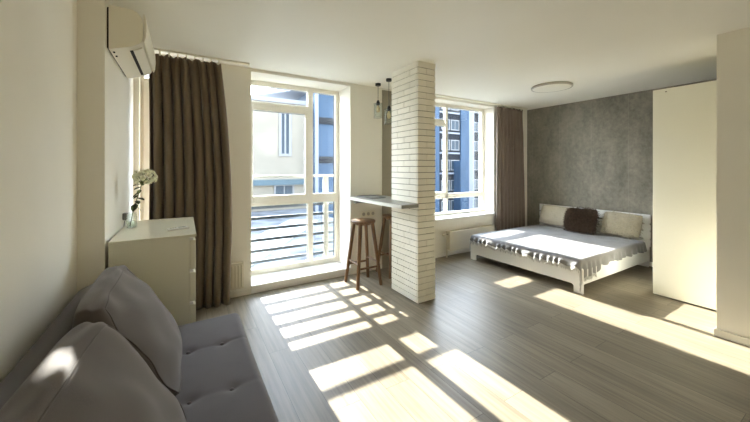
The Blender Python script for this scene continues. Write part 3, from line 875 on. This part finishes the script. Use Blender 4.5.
# ------------------------------------------------------------------ ceiling lamp
t = thing('ceiling_light', 'flat round white ceiling light above the bed area', 'ceiling light', (4.47, 2.56, H))
lx, ly = 4.47, 2.56
MB().lathe([(0, H-.0005), (.25, H-.0005), (.262, H-.012), (.262, H-.03), (.256, H-.036), (.244, H-.034), (.244, H-.012), (0, H-.012)], (lx, ly, 0), 64).build('rim', M['trimring'], t, True, 40)
MB().lathe([(0, H-.050), (.10, H-.049), (.19, H-.045), (.238, H-.036), (.243, H-.032), (.243, H-.02), (0, H-.02)], (lx, ly, 0), 64).build('diffuser', M['lamp'], t, True, 40)

# ------------------------------------------------------------------ outside
struct(MB().box(-60, 90, 4.8, 120, -6.4, -6).build('ground', M['ground']))
o = struct(MB().box(-60, 90, 14, 20, -6.0, -5.98).build('road', M['road']))
def building(name, label, x0, x1, y0, y1, z1, wm):
    t = thing(name, label, 'building', ((x0+x1)/2, y0, -6))
    MB().box(x0, x1, y0, y1, -6, z1).build('wall', wm, t)
    return t
def bwindow(t, x0, x1, y, z0, z1, fw=.12):
    f_ = MB(); frame_rect(f_, x0, x1, z0, z1, fw, fw, fw, fw, y-.08, y+.05, 0)
    xm = x0+(x1-x0)*.5
    f_.box(xm-fw*.3, xm+fw*.3, y-.06, y+.04, z0, z1)
    o_ = f_.build('window', M['frame_out'], t)
    MB().box(x0+.02, x1-.02, y-.03, y-.01, z0+.02, z1-.02).build('pane', M['glass_out'], o_)
A_ = building('apartment_building', 'pale rendered building seen through the tall window', -16, 8.2, 24, 34, 6.3, M['render_pale'])
MB().box(-16.2, 8.3, 23.8, 34, 6.3, 6.6).build('roof_edge', M['frame_out'], A_)
MB().box(-16.1, 8.25, 23.7, 24, .15, .55).build('ledge', M['ledge'], A_)
bwindow(A_, 6.05, 7.0, 24, 2.3, 5.7, .2)
for x in (-8, -4.5, -1, 2.3):
    for z in (-4.6, -1.4, 1.7): bwindow(A_, x, x+1.5, 24, z, z+1.6)
for z in (-4.6, -1.4): bwindow(A_, 5.7, 7.2, 24, z, z+1.6)
D_ = building('annex_roof', 'low flat roof in sunlight just below the tall window', -12, 8, 7.5, 23.4, -1.75, M['ledge'])
MB().box(-11.8, 7.8, 7.7, 23.2, -1.75, -1.62).build('roof_gravel', M['gravel'], D_)
mx = Matrix.Translation((2.6, 13, 0)) @ Matrix.Rotation(.95, 4, 'Z')
MB().box(-5.5, 5.5, -.8, .8, -1.62, -1.52, 0, 1, mx).build('walkway', M['walk'], D_)
MB().box(-1.0, 1.2, 19.5, 21.5, -1.62, -.9).build('vent_box', M['frame_out'], D_)
B_ = building('office_tower', 'blue glazed building seen at the right pane of the tall window', 8.6, 17, 23, 36, 8.4, M['blue_glass'])
for k in range(5): MB().box(8.5+k*2.05, 8.75+k*2.05, 22.85, 23.0, -6, 8.4).build('pilaster', M['pale_strip'], B_)
for z in (-4.2, -1.2, 1.8, 4.8): MB().box(8.6, 17, 22.9, 23.0, z, z+.5).build('floor_band', M['facade_dark'], B_)
MB().prism([(5.2, 28), (8.6, 22.4), (17, 22.4), (17, 30)], 'z', 7.5, 7.95).build('roof_canopy', M['pale_strip'], B_)
C_ = building('tower_block', 'dark facade with blue vertical strips seen through the bedroom window', 26, 52, 34, 46, 12.0, M['facade_dark'])
for x0, x1, mm in [(35.3, 37.0, 'blue_glass'), (37.0, 38.1, 'pale_strip'), (39.3, 40.4, 'blue_glass'), (29.6, 31.0, 'blue_glass'), (43, 44.6, 'blue_glass')]:
    MB().box(x0, x1, 33.75, 34, -6, 12.0).build('facade_strip', M[mm], C_)
MB().box(34.0, 35.0, 32.6, 34, -6, 2.4).build('stair_tower', M['blue_glass'], C_)
for r in range(6):
    z = -4.9+r*2.95
    for x0, x1 in [(27.2, 29.2), (31.5, 33.2), (33.4, 35.1), (38.2, 39.2), (40.8, 42.6), (45.2, 47)]:
        bwindow(C_, x0, x1, 34, z, z+1.55, .13)
    MB().box(31.2, 35.2, 33.9, 34, z-.55, z-.3).build('floor_band', M['pale_strip'], C_)

# ------------------------------------------------------------------ light
W = bpy.data.worlds.new('sky'); bpy.context.scene.world = W; W.use_nodes = True
nt = W.node_tree; bg = nt.nodes['Background']
tc = nt.nodes.new('ShaderNodeTexCoord'); sp_ = nt.nodes.new('ShaderNodeSeparateXYZ'); rp = nt.nodes.new('ShaderNodeValToRGB')
nt.links.new(tc.outputs['Generated'], sp_.inputs[0]); nt.links.new(sp_.outputs['Z'], rp.inputs['Fac'])
e = rp.color_ramp.elements
e[0].position = 0; e[0].color = (.95, .97, 1.0, 1); e[1].position = .9; e[1].color = (.58, .71, .95, 1)
nt.links.new(rp.outputs['Color'], bg.inputs['Color']); # brighter towards the sun (+Y), dimmer in the sky behind the house
mr = nt.nodes.new('ShaderNodeMapRange'); mr.interpolation_type = 'SMOOTHSTEP'
mr.inputs['From Min'].default_value = -.5; mr.inputs['From Max'].default_value = .5
mr.inputs['To Min'].default_value = .8; mr.inputs['To Max'].default_value = 2.7
nt.links.new(sp_.outputs['Y'], mr.inputs['Value']); nt.links.new(mr.outputs[0], bg.inputs['Strength'])
s = bpy.data.lights.new('sun', 'SUN'); s.energy = 4.2; s.angle = math.radians(.53); s.color = (1.0, .955, .88)
so = bpy.data.objects.new('sun', s); C.objects.link(so)
so.location = (1, 12, 9)
d = Vector((.008, -1, -.535)).normalized()
so.rotation_euler = d.to_track_quat('-Z', 'Y').to_euler()

# ------------------------------------------------------------------ camera
cam = bpy.data.cameras.new('camera'); co = bpy.data.objects.new('camera', cam); C.objects.link(co)
co.location = (0, 0, 1.475); co.rotation_euler = (PI/2, 0, -.54215)
cam.sensor_fit = 'HORIZONTAL'; cam.sensor_width = 36; cam.lens = 316.6/750*36
cam.shift_y = -(211-167.2)/750
cam.clip_start = .02; cam.clip_end = 500
sc = bpy.context.scene; sc.camera = co
sc.view_settings.view_transform = 'Standard'; sc.view_settings.look = 'None'
sc.view_settings.gamma = 1; sc.view_settings.use_curve_mapping = False
sc.view_settings.exposure = 3.15
sc.cycles.max_bounces = 16; sc.cycles.diffuse_bounces = 10; sc.cycles.glossy_bounces = 4; sc.cycles.transparent_max_bounces = 24
sc.cycles.sample_clamp_indirect = 8
